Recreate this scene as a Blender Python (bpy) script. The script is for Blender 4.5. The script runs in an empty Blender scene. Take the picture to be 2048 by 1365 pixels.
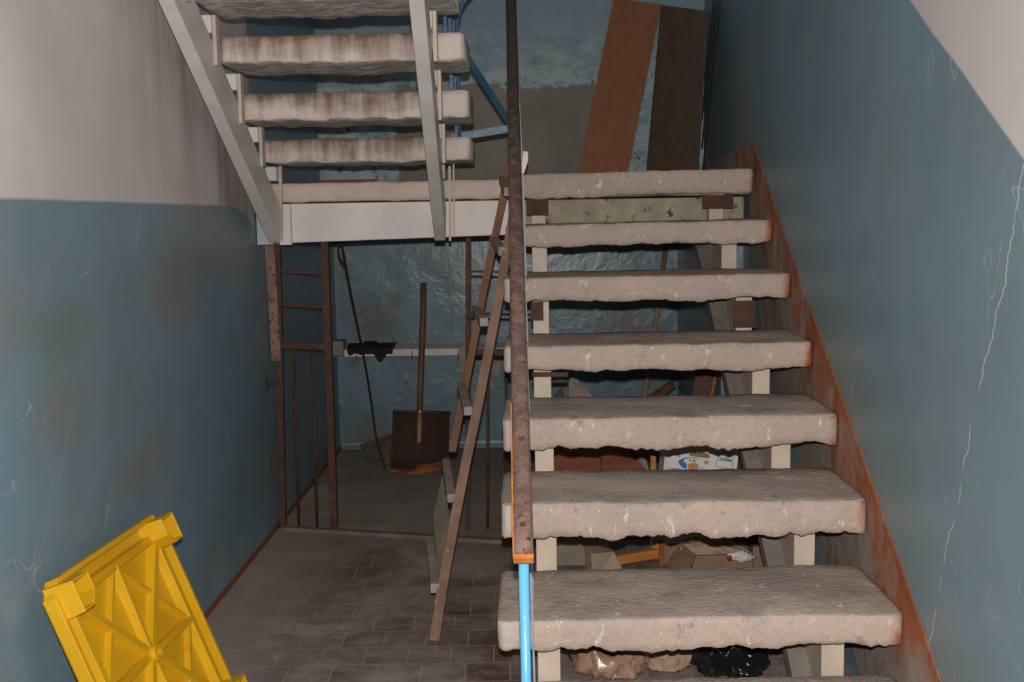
import bpy, bmesh, math, random
from mathutils import Vector as V, Matrix, noise
random.seed(7)
S = bpy.context.scene
COL = S.collection
# ------------------------------------------------------------------ camera
F = 2200.0                                   # focal length in pixels of a 2048 px wide frame
EYE = 1.374
CAM = V((0, 0, EYE))
PITCH, YAW, ROLL = 0.1168, 0.0194, -0.0163
def basis():
    cp, sp, cy, sy = math.cos(PITCH), math.sin(PITCH), math.cos(YAW), math.sin(YAW)
    f = V((-sy*cp, cy*cp, -sp)); r = V((cy, sy, 0)); u = r.cross(f)
    c, s = math.cos(ROLL), math.sin(ROLL)
    return f, c*r + s*u, -s*r + c*u
FW, RT, UP = basis()
cam = bpy.data.objects.new('camera', bpy.data.cameras.new('camera'))
COL.objects.link(cam)
cam.data.sensor_fit = 'HORIZONTAL'; cam.data.sensor_width = 36; cam.data.lens = F/2048*36
cam.data.clip_start = 0.05
M = Matrix((RT, UP, -FW)).transposed().to_4x4(); M.translation = CAM
cam.matrix_world = M
S.camera = cam
def ray(px, py):
    return FW + RT*((px-1024)/F) - UP*((py-682.5)/F)
def at(px, py, Y):
    d = ray(px, py); return CAM + d*(Y/d.y)
def fl(px, py, z=0.0):
    d = ray(px, py); return CAM + d*((z-EYE)/d.z)
def wx(px, py, X):
    d = ray(px, py); return CAM + d*(X/d.x)
# ------------------------------------------------------------------ light and exposure
w = bpy.data.worlds.new('world'); S.world = w; w.use_nodes = True
w.node_tree.nodes['Background'].inputs[0].default_value = (0.75, 0.78, 0.85, 1)
w.node_tree.nodes['Background'].inputs[1].default_value = 0.010
fl_d = bpy.data.lights.new('camera_flash', 'SPOT')
fl_d.energy = 330; fl_d.shadow_soft_size = 0.012; fl_d.spot_size = math.radians(115); fl_d.spot_blend = 0.8
fl_d.color = (1.0, 0.95, 0.90)
flash = bpy.data.objects.new('camera_flash', fl_d); COL.objects.link(flash)
flash.matrix_world = Matrix.Translation(CAM + UP*0.085 - RT*0.0) @ M.to_3x3().to_4x4() @ Matrix.Rotation(math.radians(1.0), 4, 'X')
S.view_settings.view_transform = 'Standard'; S.view_settings.look = 'None'
S.view_settings.exposure = 0.0; S.view_settings.gamma = 1; S.view_settings.use_curve_mapping = False
# ------------------------------------------------------------------ node helpers
class NT:
    aniso = 1.0                               # stretch of patterns along the stairwell
    def __init__(s, name):
        s.m = bpy.data.materials.new(name); s.m.use_nodes = True
        s.t = s.m.node_tree; s.b = s.t.nodes['Principled BSDF']
        s.g = s.n('ShaderNodeNewGeometry'); s.pos = s.g.outputs['Position']
        s.sep = s.n('ShaderNodeSeparateXYZ'); s.l(s.pos, s.sep.inputs[0])
        s.x, s.y, s.z = s.sep.outputs
    def n(s, t): return s.t.nodes.new(t)
    def l(s, a, b): s.t.links.new(a, b)
    def put(s, v, sock):
        if isinstance(v, (int, float)): sock.default_value = v
        elif isinstance(v, tuple): sock.default_value = (*v, 1) if len(v) == 3 and sock.type == 'RGBA' else v
        else: s.l(v, sock)
    def m_(s, op, a, b=0.0, c=None, clamp=False):
        k = s.n('ShaderNodeMath'); k.operation = op; k.use_clamp = clamp
        s.put(a, k.inputs[0]); s.put(b, k.inputs[1])
        if c is not None: s.put(c, k.inputs[2])
        return k.outputs[0]
    def step(s, v, lo, hi):                   # 0 below lo, 1 above hi
        k = s.n('ShaderNodeMapRange'); s.put(v, k.inputs[0]); k.inputs[1].default_value = lo; k.inputs[2].default_value = hi
        return k.outputs[0]
    def vec(s, sc=(1, 1, 1), base=None):
        k = s.n('ShaderNodeVectorMath'); k.operation = 'MULTIPLY'; s.l(base or s.pos, k.inputs[0]); k.inputs[1].default_value = sc
        return k.outputs[0]
    def noise(s, scale, detail=4, rough=.55, sc=(1, 1, 1), dist=0.0):
        k = s.n('ShaderNodeTexNoise'); s.l(s.vec((sc[0], sc[1]*s.aniso, sc[2])), k.inputs['Vector'])
        k.inputs['Scale'].default_value = scale; k.inputs['Detail'].default_value = detail
        k.inputs['Roughness'].default_value = rough; k.inputs['Distortion'].default_value = dist
        return k.outputs[0]
    def mix(s, f, a, b):
        k = s.n('ShaderNodeMix'); k.data_type = 'RGBA'
        s.put(f, k.inputs[0]); s.put(a, k.inputs[6]); s.put(b, k.inputs[7]); return k.outputs[2]
    def mul(s, col, f):
        k = s.n('ShaderNodeMix'); k.data_type = 'RGBA'; k.blend_type = 'MULTIPLY'; k.inputs[0].default_value = 1
        s.put(col, k.inputs[6]); s.put(f, k.inputs[7]); return k.outputs[2]
    def bump(s, h, strength=.3, dist=.01):
        k = s.n('ShaderNodeBump'); k.inputs['Strength'].default_value = strength; k.inputs['Distance'].default_value = dist
        s.l(h, k.inputs['Height']); s.l(k.outputs[0], s.b.inputs['Normal'])
    def out(s, col, rough=.6, metal=0.0, spec=.3):
        s.put(col, s.b.inputs['Base Color']); s.put(rough, s.b.inputs['Roughness']); s.b.inputs['Metallic'].default_value = metal
        s.b.inputs['Specular IOR Level'].default_value = spec
        return s.m
def srgb(r, g, b):
    f = lambda c: ((c/255+.055)/1.055)**2.4 if c > 10 else c/255/12.92
    return (f(r), f(g), f(b))
def lineYZ(p, q):                             # z = a + b*y through two points
    b = (q.z-p.z)/(q.y-p.y); return p.z-b*p.y, b
TEAL = (.185, .300, .385); TEAL2 = (.20, .285, .33); WHITE = (.66, .615, .615)
def teal_paint(k, scuffs=1.0):
    n1 = k.noise(2.2, 5, .6, (1, 1, .5)); n2 = k.noise(7, 5, .6, (1, 1, .4))
    c = k.mix(k.step(n1, .38, .62), TEAL, TEAL2)
    c = k.mix(k.m_('MULTIPLY', k.step(n2, .48, .72), .28), c, (.12, .20, .22))
    d = k.noise(5, 7, .7, (1.3, 1.3, .35), .8)
    c = k.mix(k.m_('MULTIPLY', k.step(d, .60, .72), .45*scuffs), c, (.42, .44, .42))
    q = k.noise(1.1, 4, .6, (1, 1, .6), .3)
    c = k.mix(k.m_('MULTIPLY', k.step(q, .46, .62), .5), c, (.15, .215, .235))
    e = k.noise(3.1, 6, .7, (1, 1.0, .8), .3)
    return k.mix(k.m_('MULTIPLY', k.step(e, .55, .7), .45*scuffs), c, (.26, .20, .17))
def specks(k, scale, size, keep, seed=0.0):
    v = k.n('ShaderNodeTexVoronoi'); v.inputs['Scale'].default_value = scale
    w_ = k.n('ShaderNodeTexNoise'); w_.inputs['Scale'].default_value = scale*1.3; k.l(k.pos, w_.inputs['Vector'])
    a = k.n('ShaderNodeVectorMath'); a.operation = 'MULTIPLY_ADD'; k.l(w_.outputs[1], a.inputs[0]); a.inputs[1].default_value = (.6/scale,)*3; k.l(k.pos, a.inputs[2]); k.l(a.outputs[0], v.inputs['Vector'])
    sc = k.n('ShaderNodeSeparateColor'); k.l(v.outputs['Color'], sc.inputs[0])
    return k.m_('MULTIPLY', k.step(v.outputs['Distance'], size, size*.5), k.m_('GREATER_THAN', sc.outputs[0], 1-keep))
def scratches(k, c, amt=.6):
    c = k.mix(k.m_('MULTIPLY', specks(k, 26, .13, .10), .55), c, (.5, .5, .46))
    v = k.n('ShaderNodeTexVoronoi'); v.feature = 'DISTANCE_TO_EDGE'; v.inputs['Scale'].default_value = 2.6
    w_ = k.n('ShaderNodeTexNoise'); w_.inputs['Scale'].default_value = 3; k.l(k.pos, w_.inputs['Vector'])
    a = k.n('ShaderNodeVectorMath'); a.operation = 'ADD'; k.l(k.vec((1, 1, .45)), a.inputs[0]); k.l(w_.outputs[1], a.inputs[1]); k.l(a.outputs[0], v.inputs['Vector'])
    ln = k.step(v.outputs[0], .007, .001); gate = k.step(k.noise(3.3, 4, .6), .50, .58)
    return k.mix(k.m_('MULTIPLY', k.m_('MULTIPLY', ln, gate), amt), c, (.5, .52, .5))
XL, XW = -1.143, 0.930
YB_UP, YB_LO = 6.0, 6.34
LAND = EYE + .149
# -- left wall: teal dado under white plaster, rust water streaks beside the stringer
def seg(k, c, p, q, w_=.0022, amt=.5, col=(.55, .57, .54), wob=.02):
    """thin scratch between two points of a side wall (YZ plane)"""
    n = (q.z-p.z); sl_ = (q.y-p.y)/n
    off = k.m_('MULTIPLY', k.m_('SUBTRACT', k.noise(7, 3, .5, (0, 0, 1)), .5), wob)
    d = k.m_('ABSOLUTE', k.m_('SUBTRACT', k.m_('SUBTRACT', k.y, p.y), k.m_('ADD', k.m_('MULTIPLY', k.m_('SUBTRACT', k.z, p.z), sl_), off)))
    lo, hi = min(p.z, q.z), max(p.z, q.z)
    g = k.m_('MULTIPLY', k.step(k.z, lo, lo+.04), k.step(k.z, hi, hi-.04))
    return k.mix(k.m_('MULTIPLY', k.m_('MULTIPLY', k.step(d, w_, w_*.3), g), k.m_('MULTIPLY', k.step(k.noise(30, 4), .35, .6), amt)), c, col)
def blot(k, c, p, r, col, amt):
    ds = k.n('ShaderNodeVectorMath'); ds.operation = 'DISTANCE'; k.l(k.vec((1, k.aniso, 1)), ds.inputs[0]); ds.inputs[1].default_value = (p[0], p[1]*k.aniso, p[2])
    f = k.step(k.m_('ADD', ds.outputs['Value'], k.m_('MULTIPLY', k.m_('SUBTRACT', k.noise(9, 7, .7), .5), r*2.2)), r, r*.3)
    return k.mix(k.m_('MULTIPLY', f, amt), c, col)
def mat_wall_left():
    k = NT('painted_plaster_left'); k.aniso = .45
    a, b = lineYZ(wx(20, 404, XL), wx(400, 415, XL))
    drop = k.m_('MULTIPLY', k.m_('POWER', k.m_('MAXIMUM', k.m_('SUBTRACT', k.y, 4.15), 0.0), 2.0), .55)
    zb = k.m_('SUBTRACT', k.m_('MULTIPLY_ADD', k.y, b, a), drop)
    edge = k.m_('SUBTRACT', k.z, k.m_('MULTIPLY_ADD', k.noise(7, 3), .012, zb))
    up = k.m_('MULTIPLY', k.step(edge, -.002, .006), k.step(k.y, 4.56, 4.55))
    sa, sb = lineYZ(V((0, 4.5, 1.27)), V((0, 3.15, 2.02)))
    d = k.m_('SUBTRACT', k.m_('MULTIPLY_ADD', k.y, sb, sa), k.z)        # height below the stringer
    near = k.m_('MULTIPLY', k.step(d, .60, .0), k.step(k.y, 2.6, 3.6))
    st = k.noise(14, 5, .6, (1, 2, .07)); st2 = k.noise(5, 4, .6, (1, 1.6, .25))
    m = k.m_('MULTIPLY', k.m_('POWER', near, 1.3), k.step(k.m_('ADD', k.m_('MULTIPLY', st, .55), k.m_('MULTIPLY', st2, .45)), .44, .62))
    wh = k.mix(k.step(k.noise(3, 5, .6, (1, 1, .4)), .4, .65), WHITE, (.56, .50, .49))
    wh = k.mix(k.m_('MULTIPLY', m, .62), wh, (.22, .15, .145))
    tl = scratches(k, teal_paint(k), .5)
    P_ = lambda x, y: wx(x, y, XL)
    for p, q, ww, am in (((284, 395), (270, 520), .004, .55), ((224, 868), (160, 1040), .003, .6), ((148, 800), (112, 990), .003, .45), ((100, 1030), (62, 1180), .0035, .6), ((262, 745), (280, 780), .004, .6), ((205, 765), (192, 800), .004, .5), ((375, 545), (345, 590), .006, .4), ((330, 960), (300, 1020), .004, .35)):
        tl = seg(k, tl, P_(*p), P_(*q), ww, am)
    for p, r_, cc, am in (((355, 575), .16, (.27, .22, .19), .6), ((300, 925), .14, (.26, .21, .18), .45), ((470, 500), .2, (.33, .29, .25), .55), ((120, 650), .10, (.16, .19, .14), .5), ((395, 480), .22, (.20, .19, .17), .5)):
        tl = blot(k, tl, P_(*p), r_, cc, am)
    c = k.mix(up, tl, wh)
    k.bump(k.noise(2.6, 3, .45, (1, 1, .45)), .45, .03)
    return k.out(c, .42, 0, .35)
def mat_wall_right():
    k = NT('painted_plaster_right'); k.aniso = .5
    a, b = lineYZ(wx(1850, 45, XW), wx(2046, 318, XW))
    edge = k.m_('SUBTRACT', k.z, k.m_('MULTIPLY_ADD', k.y, b, k.m_('MULTIPLY_ADD', k.noise(5, 2), .02, a-.01)))
    up = k.m_('MULTIPLY', k.step(edge, -.002, .006), k.step(k.y, 3.5, 3.3))
    tl = scratches(k, teal_paint(k, .5), .5)
    ga, gb = lineYZ(wx(1508, 290, XW), wx(1885, 1365, XW))
    gd = k.m_('SUBTRACT', k.z, k.m_('MULTIPLY_ADD', k.y, gb, ga))
    tl = k.mix(k.m_('MULTIPLY', k.m_('MULTIPLY', k.step(gd, .30, .0), k.step(k.noise(4, 5, .6), .36, .62)), .45), tl, (.26, .235, .17))
    # one long pale crack running down the paint
    p, q = wx(2047, 352, XW), wx(1935, 900, XW)
    ca = (q.y-p.y)/(q.z-p.z)
    wob = k.m_('MULTIPLY', k.m_('SUBTRACT', k.noise(6, 6, .7, (1, 0, 1)), .5), .10)
    cr = k.m_('ABSOLUTE', k.m_('SUBTRACT', k.m_('SUBTRACT', k.y, p.y-.005), k.m_('ADD', k.m_('MULTIPLY', k.m_('SUBTRACT', k.z, p.z), ca), wob)))
    tl = k.mix(k.m_('MULTIPLY', k.step(cr, .0030, .0008), k.step(k.noise(8, 2), .40, .5)), tl, (.62, .63, .58))
    c = k.mix(up, tl, k.mix(k.noise(6, 4, .6, (1, 1, .3)), (.66, .60, .59), (.58, .53, .53)))
    k.bump(k.noise(2.6, 3, .45, (1, 1, .6)), .4, .03)
    return k.out(c, .42, 0, .3)
def mat_back_up():
    k = NT('flaking_blue_plaster')
    z1 = at(700, 180, YB_UP).z
    xl = at(790, 200, YB_UP).x
    nz = k.m_('MULTIPLY', k.m_('SUBTRACT', k.noise(5, 6, .65, (1, 1, 1)), .5), .22)
    h = k.m_('SUBTRACT', k.m_('ADD', k.z, nz), z1)
    c = teal_paint(k, .5)
    fl_ = k.m_('MULTIPLY', k.step(h, .40, .02), k.step(k.noise(9, 7, .7, (.6, 1, 1.3)), .40, .58))
    c = k.mix(k.m_('MULTIPLY', fl_, .75), c, (.44, .52, .52))
    bl = k.m_('MULTIPLY', k.step(h, .22, .0), k.step(k.noise(22, 7, .75), .56, .62))
    c = k.mix(bl, c, (.07, .09, .06))
    cem = k.mix(k.step(k.noise(2.5, 5, .6), .35, .65), (.17, .155, .135), (.24, .215, .19))
    patch = k.m_('MULTIPLY', k.step(h, .0, -.008), k.m_('MULTIPLY', k.step(k.m_('ADD', k.x, k.m_('MULTIPLY', nz, .6)), xl-.01, xl+.01), k.step(k.x, .46, .45)))
    c = k.mix(patch, c, cem)
    k.bump(k.m_('ADD', k.noise(18, 6, .6), k.m_('MULTIPLY', patch, .4)), .35, .02)
    return k.out(c, .6)
def mat_back_lo():
    k = NT('old_glossy_blue_plaster')
    c = k.mix(k.step(k.noise(3, 5), .4, .6), (.165, .245, .295), (.135, .205, .24))
    c = scratches(k, c, .35)
    for p, r_ in (((788, 600), .07), ((750, 640), .16), ((660, 510), .12), ((740, 880), .2), ((830, 700), .1), ((1250, 660), .2)):
        c = blot(k, c, at(*p, YB_LO), r_, (.15, .125, .085), .6)
    g = k.noise(6, 7, .72, (1, 1, .8), 1.2)
    c = k.mix(k.m_('MULTIPLY', k.step(g, .60, .70), .5), c, (.48, .58, .58))
    d = k.noise(4, 6, .7)
    c = k.mix(k.m_('MULTIPLY', k.step(d, .58, .68), .55), c, (.13, .12, .085))
    k.bump(k.m_('ADD', k.noise(3.0, 7, .55, (1, 1, 1), .6), k.m_('MULTIPLY', k.noise(30, 4), .1)), .38, .03)
    return k.out(c, .3, 0, .4)
def mat_floor(scale=1.0):
    k = NT('dusty_clay_tiles')
    br = k.n('ShaderNodeTexBrick'); 
    mp = k.n('ShaderNodeMapping'); k.l(k.pos, mp.inputs[0]); mp.inputs['Rotation'].default_value = (0, 0, math.radians(-1.5))
    k.l(mp.outputs[0], br.inputs['Vector'])
    br.inputs['Scale'].default_value = 1.0; br.inputs['Brick Width'].default_value = .135; br.inputs['Row Height'].default_value = .135
    br.inputs['Mortar Size'].default_value = .0026; br.inputs['Mortar Smooth'].default_value = .2; br.inputs['Bias'].default_value = -.1
    br.offset = .37; br.offset_frequency = 2
    br.inputs['Color1'].default_value = (.105, .052, .042, 1); br.inputs['Color2'].default_value = (.19, .13, .105, 1); br.inputs['Mortar'].default_value = (.30, .25, .22, 1)
    n = k.noise(5, 7, .65); n2 = k.noise(1.6, 5, .6); n3 = k.noise(7, 6, .7, (1, .35, 1), .6)
    dust = k.m_('ADD', k.m_('MULTIPLY', k.step(k.noise(3.2, 8, .72, (1, 1, 1), .8), .42, .60), .62), k.m_('MULTIPLY', k.step(n2, .46, .62), .40), clamp=True)
    side = k.step(k.x, -.55, -1.05)
    far = k.step(k.y, 4.0, 4.9)
    dust = k.m_('MAXIMUM', dust, k.m_('MULTIPLY', k.m_('MAXIMUM', side, far), .92))
    c = k.mix(dust, br.outputs[0], k.mix(n3, (.22, .185, .16), (.46, .40, .355)))
    c = k.mix(k.m_('MULTIPLY', specks(k, 30, .11, .06), .8), c, (.6, .57, .52))
    w_ = k.m_('MULTIPLY', k.step(k.noise(2.6, 7, .65, (1, 1, 1), .6), .54, .68), .75)
    c = k.mix(w_, c, (.33, .30, .27))
    c = k.mix(k.m_('MULTIPLY', far, k.m_('MULTIPLY', k.step(k.noise(4, 7, .7, (1, 2.0, 1)), .46, .66), .6)), c, (.44, .39, .35))
    pd_ = fl(628, 985); ds = k.n('ShaderNodeVectorMath'); ds.operation = 'DISTANCE'; k.l(k.pos, ds.inputs[0]); ds.inputs[1].default_value = pd_
    c = k.mix(k.m_('MULTIPLY', k.step(k.m_('ADD', ds.outputs['Value'], k.m_('MULTIPLY', k.noise(7, 6, .7), .3)), .34, .12), .8), c, (.5, .48, .45))
    k.bump(k.m_('SUBTRACT', k.noise(40, 5), k.m_('MULTIPLY', br.outputs[1], .8)), .4, .008)
    return k.out(c, .75)
def mat_tread(name='dusty_concrete', up=False):
    k = NT(name)
    n = k.noise(5, 8, .65); f = k.noise(60, 4, .6)
    c = k.mix(k.step(n, .35, .65), (.52, .415, .35), (.43, .345, .295))
    c = k.mix(k.m_('MULTIPLY', k.step(f, .5, .75), .3), c, (.22, .18, .16))
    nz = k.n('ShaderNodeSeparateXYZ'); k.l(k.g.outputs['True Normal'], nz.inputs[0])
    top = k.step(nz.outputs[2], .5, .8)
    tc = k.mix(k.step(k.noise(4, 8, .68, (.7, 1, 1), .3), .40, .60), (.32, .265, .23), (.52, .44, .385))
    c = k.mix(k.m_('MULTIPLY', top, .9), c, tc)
    sp = k.m_('MAXIMUM', specks(k, 60, .18, .10), specks(k, 22, .14, .08))
    c = k.mix(k.m_('MULTIPLY', sp, .85), c, (.85, .81, .77))
    sp2 = k.m_('MULTIPLY', k.step(k.noise(24, 6, .72, (1, 1, .5), .8), .61, .65), .65)
    dk = k.m_('MULTIPLY', k.step(k.noise(13, 8, .75), .60, .66), .45)
    c = k.mix(dk, c, (.13, .11, .095))
    c = k.mix(sp2, c, (.80, .74, .69))
    if not up:                                # red paint daubed on the wall end of each tread
        red = k.m_('MULTIPLY', k.step(k.x, .885, .905), k.m_('SUBTRACT', 1.0, top))
        c = k.mix(k.m_('MULTIPLY', red, k.step(k.noise(9, 5), .42, .55)), c, (.42, .13, .07))
        wl = k.step(k.x, -.02, -.10)          # limewashed outer end
        c = k.mix(k.m_('MULTIPLY', k.m_('MULTIPLY', wl, .6), k.m_('SUBTRACT', 1.0, top)), c, (.62, .56, .52))
    k.bump(k.m_('ADD', k.m_('MULTIPLY', n, .7), k.m_('MULTIPLY', f, .5)), .7, .014)
    return k.out(c, .85, 0, .15)
def mat_stained():
    k = NT('stained_limewash')
    st = k.noise(22, 5, .6, (1, 1, .12)); big = k.noise(2.7, 4, .6, (1, .3, 3))
    tco = k.n('ShaderNodeTexCoord'); sp = k.n('ShaderNodeSeparateXYZ'); k.l(tco.outputs['Generated'], sp.inputs[0])
    hi = k.step(sp.outputs[2], .1, 1.0)       # dirt run down from the upper edge of the tread
    nz = k.n('ShaderNodeSeparateXYZ'); k.l(k.g.outputs['True Normal'], nz.inputs[0])
    face = k.step(nz.outputs[2], -.8, -.3)
    inner = k.step(k.x, -.27, -.36)
    m = k.m_('MULTIPLY', k.m_('ADD', hi, k.m_('MULTIPLY', k.m_('SUBTRACT', k.m_('ADD', st, big), 1.0), 2.2)), .95, clamp=True)
    c = k.mix(k.m_('MULTIPLY', m, inner), (.78, .675, .61), (.25, .165, .12))
    u = k.mix(k.step(k.noise(30, 5, .7, (.5, 1, 1)), .42, .6), (.34, .31, .28), (.72, .69, .65))
    c = k.mix(face, u, c)
    k.bump(k.noise(45, 6, .7), .9, .014)
    return k.out(c, .8, 0, .15)
def mat_simple(name, c1, c2, scale=8, rough=.6, metal=0, sc=(1, 1, 1), c3=None, t3=.62, bump=.2, spec=.3, sc3=None):
    k = NT(name); c = k.mix(k.step(k.noise(scale, 6, .62, sc), .38, .62), c1, c2)
    if c3: c = k.mix(k.step(k.noise(sc3 or scale*2.3, 6, .7, sc), t3, t3+.05), c, c3)
    if bump: k.bump(k.noise(scale*5, 4), bump, .006)
    return k.out(c, rough, metal, spec)
def mat_band():
    k = NT('worn_orange_skirting_paint')
    a, b = lineYZ(wx(1508, 290, XW), wx(1885, 1365, XW))
    d = k.m_('SUBTRACT', k.m_('MULTIPLY_ADD', k.y, b, a), k.z)
    f = k.m_('ADD', k.step(d, .02, .34), k.m_('MULTIPLY', k.m_('SUBTRACT', k.noise(6, 8, .72, (1, 1, .8), .3), .5), 4.2), clamp=True)
    c = k.mix(k.step(k.noise(4, 4), .4, .6), (.36, .115, .045), (.25, .085, .04))
    c = k.mix(f, c, k.mix(k.noise(9, 6, .7), (.26, .215, .19), (.44, .375, .335)))
    k.bump(k.noise(14, 6, .55), .4, .012)
    return k.out(c, .7, 0, .2)
M_ = {}
M_['wall_left'] = mat_wall_left(); M_['wall_right'] = mat_wall_right(); M_['back_up'] = mat_back_up(); M_['back_lo'] = mat_back_lo()
M_['floor'] = mat_floor(); M_['tread'] = mat_tread(); M_['stained'] = mat_stained(); M_['band'] = mat_band()
M_['cream'] = mat_simple('cream_oil_paint', (.60, .50, .40), (.50, .42, .34), 9, .5, c3=(.28, .2, .15), t3=.70)
M_['greypaint'] = mat_simple('pale_grey_oil_paint', (.70, .675, .635), (.60, .58, .54), 6, .4, c3=(.22, .18, .14), t3=.72)
M_['beam'] = mat_simple('grimy_white_paint', (.80, .725, .695), (.70, .635, .60), 5, .6, c3=(.20, .17, .13), t3=.70, sc3=34)
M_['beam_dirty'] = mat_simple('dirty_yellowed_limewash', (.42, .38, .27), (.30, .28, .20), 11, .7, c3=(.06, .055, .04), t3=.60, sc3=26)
M_['slab'] = mat_simple('landing_concrete', (.66, .54, .47), (.55, .45, .385), 9, .85, c3=(.14, .11, .09), t3=.64, sc3=28)
M_['rust'] = mat_simple('rusty_steel', (.10, .043, .025), (.055, .028, .019), 14, .7, c3=(.18, .085, .05), t3=.62)
M_['rust_speck'] = mat_simple('rust_speckled_strip', (.27, .18, .13), (.20, .12, .085), 30, .7, c3=(.085, .038, .027), t3=.55, sc3=45)
def mat_rail():
    k = NT('pitted_rusty_handrail')
    c = k.mix(k.step(k.noise(26, 6, .62), .38, .62), (.20, .12, .10), (.12, .075, .062))
    upper_dark = k.m_('ADD', k.step(k.z, 1.1, 1.75), k.m_('MULTIPLY', k.m_('SUBTRACT', k.noise(34, 7, .7), .5), 3.0), clamp=True)  # rail colour gets darker, in blotches, towards its upper end
    c = k.mix(k.m_('MULTIPLY', upper_dark, .85), c, (.035, .026, .022))
    c = k.mix(k.step(k.noise(60, 6, .7), .60, .65), c, (.035, .025, .02))
    k.bump(k.noise(110, 4), .8, .004)
    return k.out(c, .65)
M_['rail'] = mat_rail()
M_['threshold'] = mat_simple('dusty_brown_steel', (.23, .165, .13), (.16, .11, .085), 12, .8, c3=(.4, .34, .3), t3=.66)
M_['stringergrey'] = mat_simple('cracked_grey_render', (.27, .235, .205), (.20, .17, .15), 8, .85, c3=(.07, .06, .05), t3=.64)
M_['rail_edge'] = mat_simple('orange_bare_rust_edge', (.55, .20, .04), (.36, .12, .03), 30, .6)
M_['blue'] = mat_simple('chipped_light_blue_enamel', (.115, .42, .70), (.10, .37, .62), 7, .3, c3=(.10, .11, .14), t3=.685, sc3=34, spec=.5)
M_['darkblue'] = mat_simple('old_blue_enamel', (.042, .11, .20), (.06, .14, .22), 9, .35, c3=(.05, .08, .1), t3=.68)
M_['greyblue'] = mat_simple('grey_blue_enamel', (.30, .34, .38), (.22, .28, .34), 20, .4, c3=(.03, .05, .15), t3=.7)
M_['paleblue'] = mat_simple('pale_whitewashed_blue', (.38, .46, .46), (.50, .55, .53), 12, .6)
M_['wood'] = mat_simple('weathered_pine', (.27, .165, .115), (.18, .11, .075), 16, .75, sc=(1, 1, .15), c3=(.45, .36, .28), t3=.64)
M_['woodred'] = mat_simple('reddish_old_pine', (.23, .115, .07), (.17, .085, .052), 16, .7, sc=(1, 1, .15), c3=(.36, .2, .12), t3=.66)
M_['woodgrey'] = mat_simple('dusty_grey_wood', (.38, .32, .28), (.26, .215, .18), 14, .85, c3=(.5, .45, .4), t3=.66)
M_['handle'] = mat_simple('oiled_shovel_handle_wood', (.21, .105, .055), (.15, .075, .04), 18, .55, sc=(1, 1, .12))
M_['handle_bare'] = mat_simple('bare_handle_wood', (.42, .27, .15), (.32, .2, .11), 18, .7, sc=(1, 1, .15), c3=(.1, .06, .03), t3=.66)
M_['blade'] = mat_simple('dark_brown_sheet_iron', (.072, .032, .026), (.055, .026, .022), 8, .6)
M_['blade_rust'] = mat_simple('bright_rust_on_iron', (.36, .12, .035), (.10, .045, .025), 13, .7)
M_['cloth'] = mat_simple('black_dusty_cloth', (.018, .019, .022), (.03, .03, .033), 12, .9)
M_['cable'] = mat_simple('dark_cable', (.02, .022, .025), (.035, .035, .038), 9, .5)
M_['rod'] = mat_simple('dark_rusty_wire', (.055, .028, .022), (.035, .02, .018), 12, .6)
M_['hardboard'] = mat_simple('orange_brown_hardboard', (.27, .118, .06), (.235, .10, .052), 30, .55, sc=(1, 1, .4), bump=.1)
M_['hardboard2'] = mat_simple('dark_brown_sheet', (.15, .115, .075), (.12, .092, .062), 10, .6, bump=.1)
M_['card'] = mat_simple('brown_cardboard', (.33, .21, .135), (.25, .16, .105), 9, .85)
M_['cardgrey'] = mat_simple('greyish_cardboard', (.29, .235, .175), (.23, .185, .14), 9, .85)
M_['cardbeige'] = mat_simple('beige_cardboard', (.55, .42, .31), (.46, .34, .25), 9, .85)
M_['veneer'] = mat_simple('reddish_veneer', (.31, .11, .068), (.22, .078, .05), 9, .45, sc=(1, 1, 6), bump=.1)
M_['orangewood'] = mat_simple('varnished_orange_wood', (.58, .24, .055), (.45, .17, .04), 9, .35, sc=(.3, 1, 2))
M_['redwood'] = mat_simple('varnished_red_wood', (.36, .10, .03), (.27, .075, .025), 9, .4)
M_['brownboard'] = mat_simple('dark_brown_board', (.115, .05, .03), (.085, .038, .025), 9, .5)
M_['bag'] = mat_simple('beige_paper_bag', (.50, .37, .26), (.36, .24, .16), 6, .8, c3=(.24, .13, .08), t3=.6)
M_['plastic_brown'] = mat_simple('brown_plastic_bag', (.42, .28, .20), (.26, .13, .085), 8, .25, spec=.6)
M_['plastic_black'] = mat_simple('black_garbage_plastic', (.008, .009, .009), (.014, .016, .015), 8, .16, spec=.8)
M_['tissue'] = mat_simple('crumpled_white_paper', (.72, .71, .70), (.62, .63, .66), 20, .7)
M_['red'] = mat_simple('red_print', (.45, .02, .035), (.35, .015, .03), 9, .5)
M_['carton'] = mat_simple('white_printed_carton', (.80, .77, .72), (.74, .71, .67), 9, .6, bump=0)
def flat(name, c): return mat_simple(name, c, tuple(x*.93 for x in c), 20, .6, bump=0)
M_['p_blue'] = flat('blue_print', (.03, .19, .42)); M_['p_green'] = flat('green_print', (.02, .15, .10)); M_['p_orange'] = flat('orange_print', (.62, .25, .06))
M_['p_pale'] = flat('pale_orange_print', (.66, .36, .22)); M_['p_ink'] = flat('grey_green_ink', (.10, .20, .20)); M_['p_red'] = flat('red_orange_ink', (.62, .16, .08)); M_['p_hole'] = flat('cardboard_behind_hand_hole', (.30, .20, .10))
M_['bright_orange'] = flat('orange_paint_trace', (.25, .09, .045))
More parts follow.
